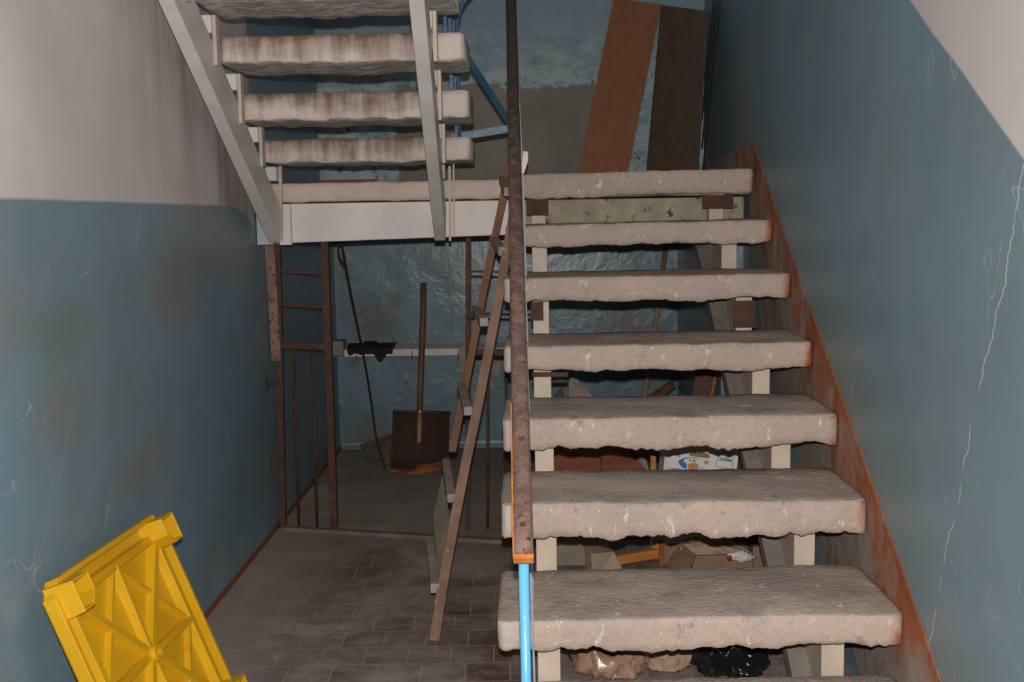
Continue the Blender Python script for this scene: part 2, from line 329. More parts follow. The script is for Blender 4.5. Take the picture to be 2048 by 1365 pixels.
def mat_yellow():
    k = NT('yellow_moulded_plastic')
    n = k.noise(3, 4, .5); c = k.mix(k.step(n, .35, .65), (.70, .40, .010), (.60, .33, .008))
    c = k.mix(k.m_('MULTIPLY', k.step(k.noise(11, 7, .72), .60, .72), .45), c, (.32, .17, .02))
    k.b.inputs['Subsurface Weight'].default_value = .0
    k.bump(k.noise(20, 3), .08, .004)
    return k.out(c, .36, 0, .5)
M_['yellow'] = mat_yellow()
M_['skirt_orange'] = flat('orange_skirting_paint', (.30, .09, .04))
# ------------------------------------------------------------------ object helpers
def wloc(o):
    p = V((0, 0, 0))
    while o: p += V(o.location); o = o.parent
    return p
def obj(name, bm, mat, parent=None, smooth=False, bevel=0):
    bmesh.ops.recalc_face_normals(bm, faces=bm.faces[:])
    if parent: bmesh.ops.translate(bm, verts=bm.verts[:], vec=-wloc(parent))
    me = bpy.data.meshes.new(name); bm.to_mesh(me); bm.free()
    for m in (mat if isinstance(mat, (list, tuple)) else [mat]): me.materials.append(M_[m])
    o = bpy.data.objects.new(name, me); COL.objects.link(o)
    if parent: o.parent = parent
    if smooth:
        for p in me.polygons: p.use_smooth = True
    if bevel:
        b = o.modifiers.new('bevel', 'BEVEL'); b.width = bevel; b.segments = 2; b.limit_method = 'ANGLE'
    return o
def tag(o, label, cat, group=None):
    o['label'] = label; o['category'] = cat
    if group: o['group'] = group
    return o
def thing(name, label, cat, loc, group=None):
    o = bpy.data.objects.new(name, None); COL.objects.link(o); o.location = loc; o.empty_display_size = .1
    return tag(o, label, cat, group)
def struct(name, bm, mat):
    o = obj(name, bm, mat); o['kind'] = 'structure'; return o
def hexa(bm, c, mi=0):                       # 8 corners: bottom ring 4, top ring 4
    v = [bm.verts.new(p) for p in c]
    for f in ((0, 1, 2, 3), (4, 5, 6, 7), (0, 1, 5, 4), (1, 2, 6, 5), (2, 3, 7, 6), (3, 0, 4, 7)):
        bm.faces.new([v[i] for i in f]).material_index = mi
    return v
def box(bm, lo, hi, mi=0):
    x0, y0, z0 = lo; x1, y1, z1 = hi
    return hexa(bm, [V(p) for p in ((x0, y0, z0), (x1, y0, z0), (x1, y1, z0), (x0, y1, z0), (x0, y0, z1), (x1, y0, z1), (x1, y1, z1), (x0, y1, z1))], mi)
def prism(bm, pts, d, mi=0):                 # polygon pushed along d
    a = [bm.verts.new(p) for p in pts]; b = [bm.verts.new(V(p)+V(d)) for p in pts]
    n = len(pts)
    for f in [a, b] + [[a[i], a[(i+1) % n], b[(i+1) % n], b[i]] for i in range(n)]:
        bm.faces.new(f).material_index = mi
def bar(bm, p, q, w_, h, up=V((0, 0, 1)), mi=0, w2=None, h2=None):
    p, q = V(p), V(q); d = (q-p).normalized(); s = d.cross(up).normalized(); u = s.cross(d)
    w2 = w2 or w_; h2 = h2 or h
    c = [p-s*w_/2-u*h/2, p+s*w_/2-u*h/2, p+s*w_/2+u*h/2, p-s*w_/2+u*h/2, q-s*w2/2-u*h2/2, q+s*w2/2-u*h2/2, q+s*w2/2+u*h2/2, q-s*w2/2+u*h2/2]
    return hexa(bm, c, mi)
def tube(bm, pts, r, n=10, mi=0, r2=None):
    pts = [V(p) for p in pts]; rings = []; prev = None
    for i, p in enumerate(pts):
        d = (pts[min(i+1, len(pts)-1)] - pts[max(i-1, 0)]).normalized()
        if prev is None:
            a = d.cross(V((0, 0, 1)));
            if a.length < .1: a = d.cross(V((1, 0, 0)))
        else: a = prev - d*prev.dot(d)
        a.normalize(); prev = a; b = d.cross(a)
        rr = r if r2 is None else r + (r2-r)*i/(len(pts)-1)
        rings.append([bm.verts.new(p + (a*math.cos(t)+b*math.sin(t))*rr) for t in [2*math.pi*j/n for j in range(n)]])
    for A, B in zip(rings, rings[1:]):
        for j in range(n): bm.faces.new((A[j], A[(j+1) % n], B[(j+1) % n], B[j])).material_index = mi
    bm.faces.new(rings[0]).material_index = mi; bm.faces.new(rings[-1]).material_index = mi
def spline(pts, n=8):
    pts = [V(p) for p in pts]; out = []; P = [pts[0]*2-pts[1]] + pts + [pts[-1]*2-pts[-2]]
    for i in range(1, len(P)-2):
        for k in range(n):
            t = k/n; a, b, c, d = P[i-1:i+3]
            out.append(.5*((2*b)+(c-a)*t+(2*a-5*b+4*c-d)*t*t+(3*b-a-3*c+d)*t**3))
    return out + [pts[-1]]
def rough_slab(L, R, depth, thick, seed, rag=.010, n=110, back=False):
    """cast concrete step: L and R are the front-top corners, body runs to +Y; worn edges, ragged lower edge"""
    bm = bmesh.new(); r = .012
    prof = []
    ny, nz = 9, 4
    for i in range(ny+1): prof.append((r+(depth-2*r)*i/ny, 0))                      # top, front to back
    prof.append((depth-r*.3, -r*.3))
    for i in range(1, nz): prof.append((depth, -thick*i/nz))
    prof.append((depth-r*.3, -thick+r*.3))
    for i in range(ny, -1, -1): prof.append((r+(depth-2*r)*i/ny, -thick))           # underside
    prof.append((r*.3, -thick+r*.4))
    for i in range(nz-1, 0, -1): prof.append((0, -thick*i/nz))
    prof.append((r*.3, -r*.3))
    rings = []
    for j in range(n+1):
        t = j/n; c = L.lerp(R, t)
        e = min(t, 1-t)*(R-L).length
        sh = 1 - .10*max(0, 1-e/.018)**2                                             # rounded ends
        ring = []
        for (y, z) in prof:
            yy = depth/2 + (y-depth/2)*sh; zz = -thick/2 + (z+thick/2)*sh
            p = V((c.x, c.y+yy, c.z+zz))
            q = V((p.x*9, p.y*9, p.z*9+seed*7.3))
            d = noise.noise_vector(q)*.0035 + noise.noise_vector(q*4)*.0014
            low = max(0, (-z/thick-.6)/.4) if y < .03 or back else max(0, (-z/thick-.6)/.4)*.35
            k_ = noise.noise(V((p.x*5, seed*3.1, 0))) + .8*noise.noise(V((p.x*17, seed*3.1, 4))) + .45*noise.noise(V((p.x*60, seed, 9)))
            d.z += low*rag*k_*1.2
            if z == 0 and y < .05: d.z -= abs(noise.noise(V((p.x*12, seed, 2))))*.004
            ring.append(bm.verts.new(p+d))
        rings.append(ring)
    m = len(prof)
    for A, B in zip(rings, rings[1:]):
        for i in range(m): bm.faces.new((A[i], A[(i+1) % m], B[(i+1) % m], B[i]))
    bm.faces.new(rings[0]); bm.faces.new(rings[-1])
    return bm
def crumple(c, r, seed, amp=.35, sub=4, fr=2.2):
    bm = bmesh.new(); bmesh.ops.create_icosphere(bm, subdivisions=sub, radius=1)
    for v in bm.verts:
        q = v.co*fr + V((seed*5.1, seed, 0))
        a = 1 + amp*(noise.noise(q) + .5*(1-2*abs(noise.noise(q*2.3))) + .2*(1-2*abs(noise.noise(q*6))))
        v.co = V((c[0]+v.co.x*r[0]*a, c[1]+v.co.y*r[1]*a, max(c[2]+v.co.z*r[2]*a, .004)))
    return bm
# ================================================================== SETTING
Y0 = -0.6; TOP = 3.55
bm = bmesh.new(); box(bm, (XL-.1, Y0, -.08), (XW+.1, YB_LO+.1, 0)); struct('floor', bm, 'floor')
bm = bmesh.new(); box(bm, (XL-.14, Y0, 0), (XL, YB_LO, TOP)); struct('wall_left', bm, 'wall_left')
bm = bmesh.new(); box(bm, (XW, Y0, 0), (XW+.14, YB_LO, TOP)); struct('wall_right', bm, 'wall_right')
bm = bmesh.new(); box(bm, (XL, YB_LO, 0), (XW, YB_LO+.12, LAND-.10)); struct('wall_back', bm, 'back_lo')
bm = bmesh.new(); box(bm, (XL, YB_UP, LAND-.10), (XW, YB_LO+.12, TOP)); struct('wall_back_upper', bm, 'back_up')
bm = bmesh.new(); box(bm, (XL-.1, Y0, TOP), (XW+.1, YB_LO+.1, TOP+.1)); struct('ceiling', bm, 'beam')
# thickened plaster of the right wall under the landing
bm = bmesh.new(); box(bm, (.835, 4.87, 0), (XW, YB_LO, LAND-.11)); struct('wall_right_recess', bm, 'back_lo')
# orange skirting band climbing the right wall beside the treads
bm = bmesh.new()
a, b = wx(1508, 290, XW), wx(1885, 1365, XW); sl = (b.z-a.z)/(b.y-a.y)
end = V((XW, 1.7, a.z+sl*(1.7-a.y))); TB = .005
c0 = wx(1412, 319, XW)
cl = V((XW, YB_UP-.002, c0.z))
top_ = lambda y: a.z+sl*(y-a.y) if y <= a.y else a.z-(y-a.y)*(a.z-LAND-.10)/(cl.y-a.y)
def bot_(y):
    if y > a.y+.06: return LAND+.002
    if y > a.y-.2: return LAND-.25
    return max(top_(y)-.62, .002)
ys_ = [end.y+(a.y-end.y)*i/14 for i in range(15)] + [a.y+.06, a.y+.061, cl.y]
for y0_, y1_ in zip(ys_, ys_[1:]):
    if top_(y1_) < .02: continue
    t0 = max(top_(y0_), .004); yb0, yb1 = y0_+.0005, y1_-.0005
    hexa(bm, [V((XW-TB, y0_, min(bot_(yb0), t0-.001))), V((XW-.0005, y0_, min(bot_(yb0), t0-.001))), V((XW-.0005, y1_, bot_(yb1))), V((XW-TB, y1_, bot_(yb1))), V((XW-TB, y0_, t0)), V((XW-.0005, y0_, t0)), V((XW-.0005, y1_, top_(y1_))), V((XW-TB, y1_, top_(y1_)))])
struct('trim_1', bm, 'band')
# painted brown skirting line along the floor on the left, and on the landing
bm = bmesh.new(); box(bm, (XL, .5, 0), (XL+.006, YB_LO, .022)); struct('baseboard_left', bm, 'bright_orange')
bm = bmesh.new(); box(bm, (XL, YB_UP-.008, LAND), (at(756, 360, YB_UP).x, YB_UP, LAND+.040)); struct('baseboard_back', bm, 'skirt_orange')
# ================================================================== LANDING
lt = at(900, 362, 4.6).z
ld = thing('stair_landing', 'concrete stair landing with a white painted edge beam at the top of the lower flight', 'landing', (-.3, 4.6, LAND-.10))
Ls, Rs = V((XL+.003, 4.60, lt+.002)), V((XW-TB-.001, 4.60, lt+.006))
obj('slab', rough_slab(Ls, Rs, YB_UP-4.60-.004, .080, 41, .004), 'slab', ld, True)
bm = bmesh.new()
zb0 = at(570, 487, 4.63).z; zb1 = at(1000, 471, 4.63).z; slope = (zb1-zb0)/(at(1000, 471, 4.63).x-at(570, 487, 4.63).x)
xr = -.06
z_at = lambda x: zb0 + slope*(x-at(570, 487, 4.63).x)
x0 = XL+.003
zt = lt-.0825
hexa(bm, [V((x0, 4.63, z_at(x0))), V((xr, 4.63, z_at(xr))), V((xr, 4.80, z_at(xr))), V((x0, 4.80, z_at(x0))), V((x0, 4.63, zt)), V((xr, 4.63, zt)), V((xr, 4.80, zt)), V((x0, 4.80, zt))])
obj('edge_beam', bm, 'beam', ld, bevel=.006)
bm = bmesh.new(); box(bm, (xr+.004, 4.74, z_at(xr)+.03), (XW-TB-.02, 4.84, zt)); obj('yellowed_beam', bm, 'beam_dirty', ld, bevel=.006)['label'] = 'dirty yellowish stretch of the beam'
bm = bmesh.new(); p = at(568, 487, 4.62); box(bm, (p.x-.012, 4.600, z_at(p.x)-.006), (p.x+.035, 4.628, zt-.004)); obj('end_plate', bm, 'beam', ld)
bm = bmesh.new(); box(bm, (XL+.005, 4.56, z_at(x0)), (XL+.07, 4.628, z_at(x0)+.13)); obj('beam_seat', bm, 'paleblue', ld)
# ================================================================== LOWER STAIRCASE
YT = {k: 4.543-(k-2)*.3115 for k in range(2, 11)}
PX = {2: ((1001, 350), (1505, 336), 47), 3: ((1012, 452), (1533, 439), 44), 4: ((1008, 557), (1575, 547), 49), 5: ((1008, 695), (1620, 684), 52),
      6: ((1006, 840), (1672, 829), 62), 7: ((1001, 1010), (1728, 1001), 72), 8: ((995, 1243), (1793, 1229), 72)}
st = thing('staircase', 'lower staircase of dusty worn concrete treads climbing beside the right wall', 'staircase', (.4, 2.2, 0), 'open concrete staircases')
XR = XW-TB-.002
TR = {}
for k in range(2, 11):
    if k in PX:
        L = at(*PX[k][0], YT[k]); R = at(*PX[k][1], YT[k]); th = PX[k][2]*YT[k]/F
        if k > 2: R = V((XR, R.y, L.z + (R.z-L.z)*(XR-L.x)/(R.x-L.x)))
    else:
        L = V((TR[8][0].x-.003*(k-8), YT[k], TR[8][0].z-.1943*(k-8)-.0)); R = V((XR, YT[k], TR[8][1].z-.1943*(k-8))); th = .093
    if k == 10: L.z = R.z = max(L.z, .115); 
    TR[k] = (L, R, th)
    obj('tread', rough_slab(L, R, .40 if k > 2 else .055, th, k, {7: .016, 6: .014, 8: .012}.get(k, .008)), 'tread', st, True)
# stringers (sloping beams) with a little pedestal under each tread
def sx(px, py, k): return at(px, py, YT[k]+.2).x
for side, (xa, xb, xc) in enumerate(((.0, .06, .0), (.742, .802, .690))):
    x0_, x1_ = (xa, xb)
    bm = bmesh.new()
    pa = V((0, YT[10]+.02, .0)); ys, ye = YT[10]+.05, 4.735
    def zs(y): return TR[8][0].z - .105 + (y-(YT[8]+.40))*.624
    xs0 = x0_ if side == 0 else xc
    sh_ = .055 if side else .16
    ys = YT[8]+.40-(TR[8][0].z-.105)/.624 + .01
    prof = [(ys, .001), (ys+sh_*1.62, .001), (ye, zs(ye)-sh_), (ye, min(zs(ye), zt-.002)), (4.5, min(zs(4.5), zt-.002))]
    prism(bm, [V((xs0, y, z)) for y, z in prof], (x1_-xs0, 0, 0))
    sg = obj('stringer', bm, 'stringergrey' if side else 'cream', st, bevel=.004)
    for k in range(2, 10):
        Lk, Rk, th = TR[k]; t = (x0_-Lk.x)/(Rk.x-Lk.x)
        zt_ = Lk.z + (Rk.z-Lk.z)*t - th - .003
        yb = YT[k]+ (.19 if k > 2 else .20)
        yb2 = YT[k]+.3
        bm = bmesh.new()
        # seat of the pedestal: just on top of the stringer, front face seen through the gap
        z0_ = zs(YT[k+1]+.412) - .01
        z0_ = max(z0_, TR[k+1][0].z - .05 if False else z0_)
        if k == 2: yb, yb2 = 4.64, 4.70
        yb = YT[k+1]+.412 if k > 2 else 4.64
        box(bm, (x0_, yb, max(z0_, .002)), (x1_, max(yb2, yb+.08), zt_))
        pd = obj('step_support', bm, 'cream', sg, bevel=.003)
# rusty packing plates
for (px0, px1, py0, py1, k, Y) in ((1053, 1097, 398, 431, 2, 4.61), (1404, 1466, 391, 417, 2, 4.61), (1062, 1087, 604, 641, 4, YT[5]+.41), (1467, 1510, 602, 655, 4, YT[5]+.41), (1064, 1136, 745, 753, 5, YT[5]+.10)):
    bm = bmesh.new(); a = at(px0, py0, Y); b = at(px1, py1, Y)
    box(bm, (a.x, Y-.010, b.z), (b.x, Y-.001, a.z)); o = obj('packing_plate', bm, 'rust', st); o['label'] = 'rust brown packing plate'
# ================================================================== UPPER STAIRCASE
us = thing('staircase', 'upper staircase overhead, stained white treads seen from below on pale grey stringers', 'staircase', (-.65, 4.5, LAND), 'open concrete staircases')
UY = lambda k: 4.3-.3*(k-1)
UP_PX = {1: ((528, 279), (940, 273), 47), 2: ((488, 187), (937, 179), 54), 3: ((447, 72), (927, 63), 54)}
UT = {}
for k in range(1, 7):
    if k in UP_PX:
        L = at(*UP_PX[k][0], UY(k)); R = at(*UP_PX[k][1], UY(k)); th = UP_PX[k][2]*UY(k)/F
    else:
        L, R, th = UT[3][0].copy(), UT[3][1].copy(), UT[3][2]
        dz = (UT[3][0].z-UT[1][0].z)/2*(k-3); L.z += dz; R.z += dz; L.y = R.y = UY(k)
        if k == 4: R.x = at(905, 20, UY(4)).x; L.x = at(396, 20, UY(4)).x
    L.x -= .02
    UT[k] = (L, R, th)
    obj('tread', rough_slab(L, R, .36, th, 20+k, .005, 90, True), 'stained', us, True)
sgs = []
for side, (p0, p1, w_) in enumerate(((at(549, 486, 4.52), at(331, 0, 3.21), .046), (at(880, 482, 4.52), at(833, 0, 3.21), .046))):
    bm = bmesh.new(); d = (p1-p0); q = p0 + d*2.0; hgt = .145
    up_ = V((0, 0, 1))
    def cs(P, s): return P + V((s*w_/2, 0, 0))
    off = V((0, 0, hgt*1.15))
    # foot is cut vertical where it meets the landing beam
    hexa(bm, [cs(p0, -1), cs(p0, 1), cs(q, 1), cs(q, -1), cs(p0, -1)+off+V((0, .07, -.04)), cs(p0, 1)+off+V((0, .07, -.04)), cs(q, 1)+off, cs(q, -1)+off])
    sg = obj('stringer', bm, 'greypaint', us, bevel=.004)
    for k in range(1, 6):
        L, R, th = UT[k]
        xs = p0.x + d.x*(UY(k)-p0.y)/d.y
        zun = L.z + (R.z-L.z)*(xs-L.x)/(R.x-L.x) - th - .003
        yp = UY(k)+.215
        low_ = (UT[k-1][0].z-UT[k-1][2]-.015) if k > 1 else None
        bm = bmesh.new(); box(bm, (xs-.030, yp, zun-.058), (xs+.016, yp+.07, zun)); obj('bearing_block', bm, 'greypaint', sg, bevel=.004)
        if low_:
            bm = bmesh.new(); box(bm, (xs+.017, yp, low_), (xs+.031, yp+.045, zun)); obj('step_bracket', bm, 'cream', sg, bevel=.003)
# upright plates at the foot, in front of the beam
for px, w_ in ((560, .012), (899, .010), (907, .006)):
    bm = bmesh.new(); a = at(px, 332 if px < 900 else 328, 4.56); b = at(px+1, 482 if px < 900 else 474, 4.56)
    Y_ = 4.57
    bar(bm, (a.x, Y_, a.z), (b.x, Y_, b.z), w_, .016, V((0, 1, 0))); o = obj('foot_upright', bm, 'cream', us)
# ================================================================== LOWER RAILING
RLOW, RHIGH = at(1047, 1112, 1.96), at(1021, -60, 4.45)
rl = thing('stair_railing', 'rusty flat handrail on blue posts along the open side of the lower staircase', 'railing', (RLOW.x, RLOW.y, 0))
bm = bmesh.new()
d = RHIGH-RLOW; N = 60; rw, rh = .0185, .012
dn = d.normalized(); s = dn.cross(V((0, 0, 1))).normalized(); u = s.cross(dn)
rings = []
prof = [(-1, -1), (-1, .2), (-.7, .8), (-.2, 1), (.2, 1), (.7, .8), (1, .2), (1, -1)]
for i in range(N+1):
    c = RLOW + d*i/N; ring = []
    for (x, y) in prof:
        p = c + s*x*rw + u*y*rh; ring.append(bm.verts.new(p + noise.noise_vector(p*30)*.0012))
    rings.append(ring)
for A, B in zip(rings, rings[1:]):
    for j in range(len(prof)): bm.faces.new((A[j], A[(j+1) % 8], B[(j+1) % 8], B[j]))
bm.faces.new(rings[0]); bm.faces.new(rings[-1])
obj('handrail', bm, 'rail', rl, True)
bm = bmesh.new(); bar(bm, RLOW-s*.0185-u*.002, RLOW-s*.0195+d*.14-u*.002, .003, .014, u); bar(bm, RLOW-dn*.004-u*.003-s*.0185, RLOW-dn*.004-u*.003+s*.0185, .012, .014, u)
obj('rust_edge', bm, 'rail_edge', rl)['label'] = 'bright orange bare edge of the handrail end'
bm = bmesh.new(); tube(bm, [RLOW + dn*.03 - u*.012 + V((0, 0, -.0)), V((RLOW.x+.004, RLOW.y+.03, .0))], .0098, 16); obj('post', bm, 'blue', rl, True)['label'] = 'chipped light blue end post'
for t in (.022, .10):
    bm = bmesh.new(); c = RLOW + d*t + u*.0105; tube(bm, [c, c+u*.003], .006, 12); obj('rivet', bm, 'rust', rl)
bx = RLOW.x+.0165
for k in range(9, 2, -1):
    y = YT[k]+.14; t = (y-RLOW.y)/d.y; top = RLOW + d*t
    bxk = bx + (top.x-RLOW.x)*.55
    Lk, Rk, th = TR[k]
    bm = bmesh.new(); bar(bm, (bxk+.006, y, Lk.z), (top.x+.010, y, top.z-.012), .005, .02, V((0, 1, 0))); obj('baluster', bm, 'greyblue', rl)
# ================================================================== UPPER RAILING
ur = thing('stair_railing', 'dark blue painted railing bars and corner brace beside the upper flight end', 'railing', (-.3, 4.3, LAND))
for k in range(1, 6):
    for j, (dy, px) in enumerate(((.20, None),)):
        L, R, th = UT[k]; y = UY(k)+dy
        x = -.300 + .004*k
        bm = bmesh.new(); bar(bm, (x, y, R.z-.004), (x-.004, y, R.z+.80), .012, .012, V((0, 1, 0))); obj('baluster', bm, 'darkblue', ur)
bm = bmesh.new()   # curved handrail turning over to the lower flight
h0 = at(914, 64, 4.42)
pts = spline([V((h0.x, h0.y, LAND+.14)), h0, at(916, 40, 4.42), at(923, 14, 4.42), at(938, -8, 4.42), at(960, -22, 4.42), at(1000, -22, 4.42), at(1022, -12, 4.42)], 6)
tube(bm, pts, .0075, 10); obj('curved_rail', bm, 'darkblue', ur, True)
bm = bmesh.new(); bar(bm, at(922, 95, 4.25), at(1023, 252, 4.52), .012, .024, V((0, 0, 1))); obj('sloping_bar', bm, 'darkblue', ur)
bm = bmesh.new(); bar(bm, at(902, 276, 4.52), at(1023, 257, 4.52), .012, .030); obj('bottom_bar', bm, 'darkblue', ur)
# ================================================================== GRATINGS UNDER THE LANDING
def vbar(parent, name, px0, py0, px1, py1, Y, w_, mat='rust', round_=False, z0=None, depth=None):
    a = at(px0, py0, Y); b = at(px1, py1, Y)
    if z0 is not None: b = V((b.x, b.y, z0))
    bm = bmesh.new()
    if round_: tube(bm, [a, b], w_/2, 8)
    else: bar(bm, a, b, w_, depth or w_, V((0, 1, 0)))
    return obj(name, bm, mat, parent, round_)
g1 = thing('metal_grating', 'rusty steel grating with three rungs and round bars fixed beside the left wall', 'grating', (-1.0, 4.72, 0), 'gratings under the landing')
YG = 4.72
g1l = vbar(g1, 'post', 556, 487, 567, 1052, YG, .024, z0=.004)
vbar(g1, 'post', 650, 483, 669, 1056, YG, .030, z0=.004)
bm = bmesh.new(); a = at(539, 490, YG-.03); b = at(553, 722, YG-.03); bar(bm, (a.x, a.y, a.z), (b.x, b.y, b.z), .040, .006, V((0, 1, 0))); obj('face_strip', bm, 'rust_speck', g1)['label'] = 'pale speckled rusty flat strip'
for y_, w_ in ((543, .012), (610, .014), (690, .030)):
    bm = bmesh.new(); bar(bm, at(545, y_-1, YG), at(657, y_+3, YG), .014, w_); obj('rung', bm, 'rust', g1)
for x0_, x1_ in ((587, 598), (624, 634)):
    vbar(g1, 'bar', x0_, 695, x1_, 1050, YG, .013, round_=True, z0=.004)
for (pa, pb, pc, pd) in (((558, 764), (532, 770), (530, 745), (535, 785)), ((566, 924), (546, 926), (544, 905), (546, 948))):
    bm = bmesh.new(); tube(bm, [at(*pa, YG-.1), at(*pb, YG-.1), ], .006, 8); tube(bm, [at(*pc, YG-.1), at(*pd, YG-.1)], .007, 8); obj('hinge_pin', bm, 'rust', g1)
YH = 4.66
g2 = thing('metal_grating', 'rusty steel grating behind the wooden ladder, right of the opening', 'grating', (-.2, YH, 0), 'gratings under the landing')
vbar(g2, 'post', 937, 476, 936, 1076, YH, .022, z0=.004)
for y_, w_ in ((543, .009), (628, .011), (704, .026)):
    bm = bmesh.new(); bar(bm, at(934, y_, YH), at(1064, y_+2, YH), .012, w_); obj('rung', bm, 'rust', g2)
for x0_, x1_ in ((976, 976), (1013, 1012), (1052, 1050)):
    vbar(g2, 'bar', x0_, 708, x1_, 1080, YH, .012, round_=True, z0=.004)
bm = bmesh.new(); a, b = fl(568, 1060), fl(1075, 1091)
bar(bm, a+V((0, 0, .008)), b+V((0, 0, .008)), .035, .016); tag(obj('threshold_bar', bm, 'threshold'), 'dusty steel threshold strip on the tiles below the two gratings', 'threshold')
# ================================================================== BACK WALL THINGS
lg = thing('wall_ledge', 'white ledge running across the blue wall below the landing', 'ledge', at(820, 700, YB_LO-.05))
bm = bmesh.new(); a = at(684, 692, YB_LO-.12); b = at(1060, 688, YB_LO-.12)
zt1, zt2 = at(800, 699, YB_LO-.12).z, at(800, 713, YB_LO-.12).z
p0, p1 = at(688, 700, YB_LO-.12).x, at(1080, 700, YB_LO-.12).x
prism(bm, [V((p0, YB_LO-.12, zt2)), V((p0, YB_LO-.12, zt1)), V((p0, YB_LO-.001, zt1+.018)), V((p0, YB_LO-.001, zt2))], (p1-p0, 0, 0))
obj('ledge_board', bm, 'beam', lg, bevel=.003)
bm = bmesh.new(); box(bm, (at(666, 700, 6.25).x, YB_LO-.13, at(670, 712, 6.22).z), (p0-.002, YB_LO-.001, at(670, 683, 6.22).z)); obj('end_block', bm, 'woodgrey', lg, bevel=.006)['label'] = 'flaking grey end block'
for px in (713, 824, 916):
    bm = bmesh.new(); c = at(px, 713, YB_LO-.121); tube(bm, [c+V((0, 0, .03)), c+V((0, -.003, -.022))], .0025, 6); obj('nail', bm, 'rod', lg)
# black cloth over the ledge
bm = bmesh.new(); NX, NV = 40, 12; gr = []
xa_, xb_ = at(690, 690, 6.2).x, at(788, 690, 6.2).x
for i in range(NX+1):
    t = i/NX; x = xa_+(xb_-xa_)*t; row = []
    hang = .030 + .014*noise.noise(V((t*9, 1, 0))) + (.045 if .62 < t < .88 else 0)*math.sin(max(0, min(1, (t-.62)/.26))*math.pi)
    for j in range(NV+1):
        s_ = j/NV; wv = .004*noise.noise(V((x*30, s_*4, 2)))
        if s_ < .55: y = YB_LO-.01 - .112*s_/.55; z = zt1+.020 - .016*s_/.55 + .003 + abs(wv) + (.010 if .3 < t < .6 else 0)*(1-s_)
        else: y = YB_LO-.126-abs(wv)*1.2; z = zt1+.006-hang*(s_-.55)/.45
        row.append(bm.verts.new((x + .012*(s_)*(1 if t < .5 else -1), y, z)))
    gr.append(row)
for A, B in zip(gr, gr[1:]):
    for j in range(NV): bm.faces.new((A[j], A[j+1], B[j+1], B[j]))
o = obj('cloth', bm, 'cloth', None, True); so = o.modifiers.new('s', 'SOLIDIFY'); so.thickness = .003; tag(o, 'black rag draped over the left end of the white ledge', 'cloth')
# grey boards hanging on the ledge near the ladder
for (pp, lab) in ((((917, 696), (934, 686), (946, 690), (944, 752), (922, 757)), 'grey board propped on the ledge left of the ladder'), (((982, 716), (1002, 712), (999, 752), (980, 756)), 'grey board on the wall between the ladder and the lower flight')):
    bm = bmesh.new(); prism(bm, [at(x, y, YB_LO-.15) for x, y in pp], (0, .018, 0)); tag(obj('wall_board', bm, 'woodgrey'), lab, 'board')
# thin pipe along the foot of the back wall
bm = bmesh.new(); tube(bm, [V((XL+.02, YB_LO-.02, .035)), V((.82, YB_LO-.02, .045))], .012, 10); tag(obj('wall_pipe', bm, 'paleblue', None, True), 'thin blue painted pipe along the foot of the back wall', 'pipe')
# hanging rod and loop
bm = bmesh.new()
tube(bm, spline([at(683, 484, 5.1), at(702, 590, 5.3), at(727, 710, 5.6), at(742, 800, 5.75), at(752, 870, 5.8), fl(770, 938, .008)], 8), .0055, 8)
bm2 = bm; tube(bm2, spline([at(684, 486, 5.1), at(677, 490, 5.08), at(679, 515, 5.1), at(690, 533, 5.14)], 6), .0045, 8)
tag(obj('steel_wire', bm2, 'rod', None, True), 'thin dark steel wire leaning from the landing to the floor behind the gratings', 'wire')
# ================================================================== SHOVEL
YS = 5.80
sv = thing('shovel', 'brown snow shovel with wooden handle standing against the blue wall', 'shovel', fl(840, 950))
def srf(px, py, Y): return at(px, py, Y)
bm = bmesh.new(); GX, GY = 16, 16; rows = []
TLp, TRp, BLp, BRp = V((786, 824)), V((900, 826)), V((780, 945)), V((896, 935))
def yb_(v): return YS + .16 - .20*v - (.05*max(0, (v-.8)/.2)**2)
for i in range(GX+1):
    row = []
    for j in range(GY+1):
        u_, v_ = i/GX, j/GY
        px = (TLp.x*(1-u_)+TRp.x*u_)*(1-v_)+(BLp.x*(1-u_)+BRp.x*u_)*v_
        py = (TLp.y*(1-u_)+TRp.y*u_)*(1-v_)+(BLp.y*(1-u_)+BRp.y*u_)*v_
        py += 9*math.sin(u_*math.pi)*max(0, (v_-.7)/.3)
        Y = yb_(v_) - .035*(abs(u_*2-1)**4)
        row.append(bm.verts.new(at(px, py, Y)))
    rows.append(row)
for i in range(GX):
    for j in range(GY):
        f = bm.faces.new((rows[i][j], rows[i][j+1], rows[i+1][j+1], rows[i+1][j]))
        f.material_index = 1 if (j/GY) > .80 + .12*(1-i/GX) - .0 else 0
o = obj('blade', bm, ['blade', 'blade_rust'], sv, True); so = o.modifiers.new('s', 'SOLIDIFY'); so.thickness = .004
bm = bmesh.new(); bar(bm, at(786, 823, YS+.155), at(901, 826, YS+.155), .016, .012); obj('blade_lip', bm, 'rust', sv)
bm = bmesh.new(); hp = [at(847, 566, 6.10), at(846, 640, 6.08), at(842, 740, 6.02), at(839.5, 824, YS+.135)]
tube(bm, hp, .0175, 14); hn = obj('handle', bm, 'handle', sv, True)
bm = bmesh.new(); tube(bm, [at(839.5, 824, YS+.125), at(838, 888, YS+.04)], .0145, 14, 0, .0125); obj('handle_foot', bm, 'handle_bare', sv, True)['label'] = 'bare pale lower end of the handle'
bm = bmesh.new(); bar(bm, at(838, 886, YS+.028), at(838, 908, YS+.0), .030, .012, V((0, 1, 0))); obj('socket', bm, 'blade', sv)
bm = bmesh.new(); c = at(840, 823, YS+.11); tube(bm, [c, c-V((0, .006, 0))], .006, 12); obj('bolt', bm, 'tissue', sv)
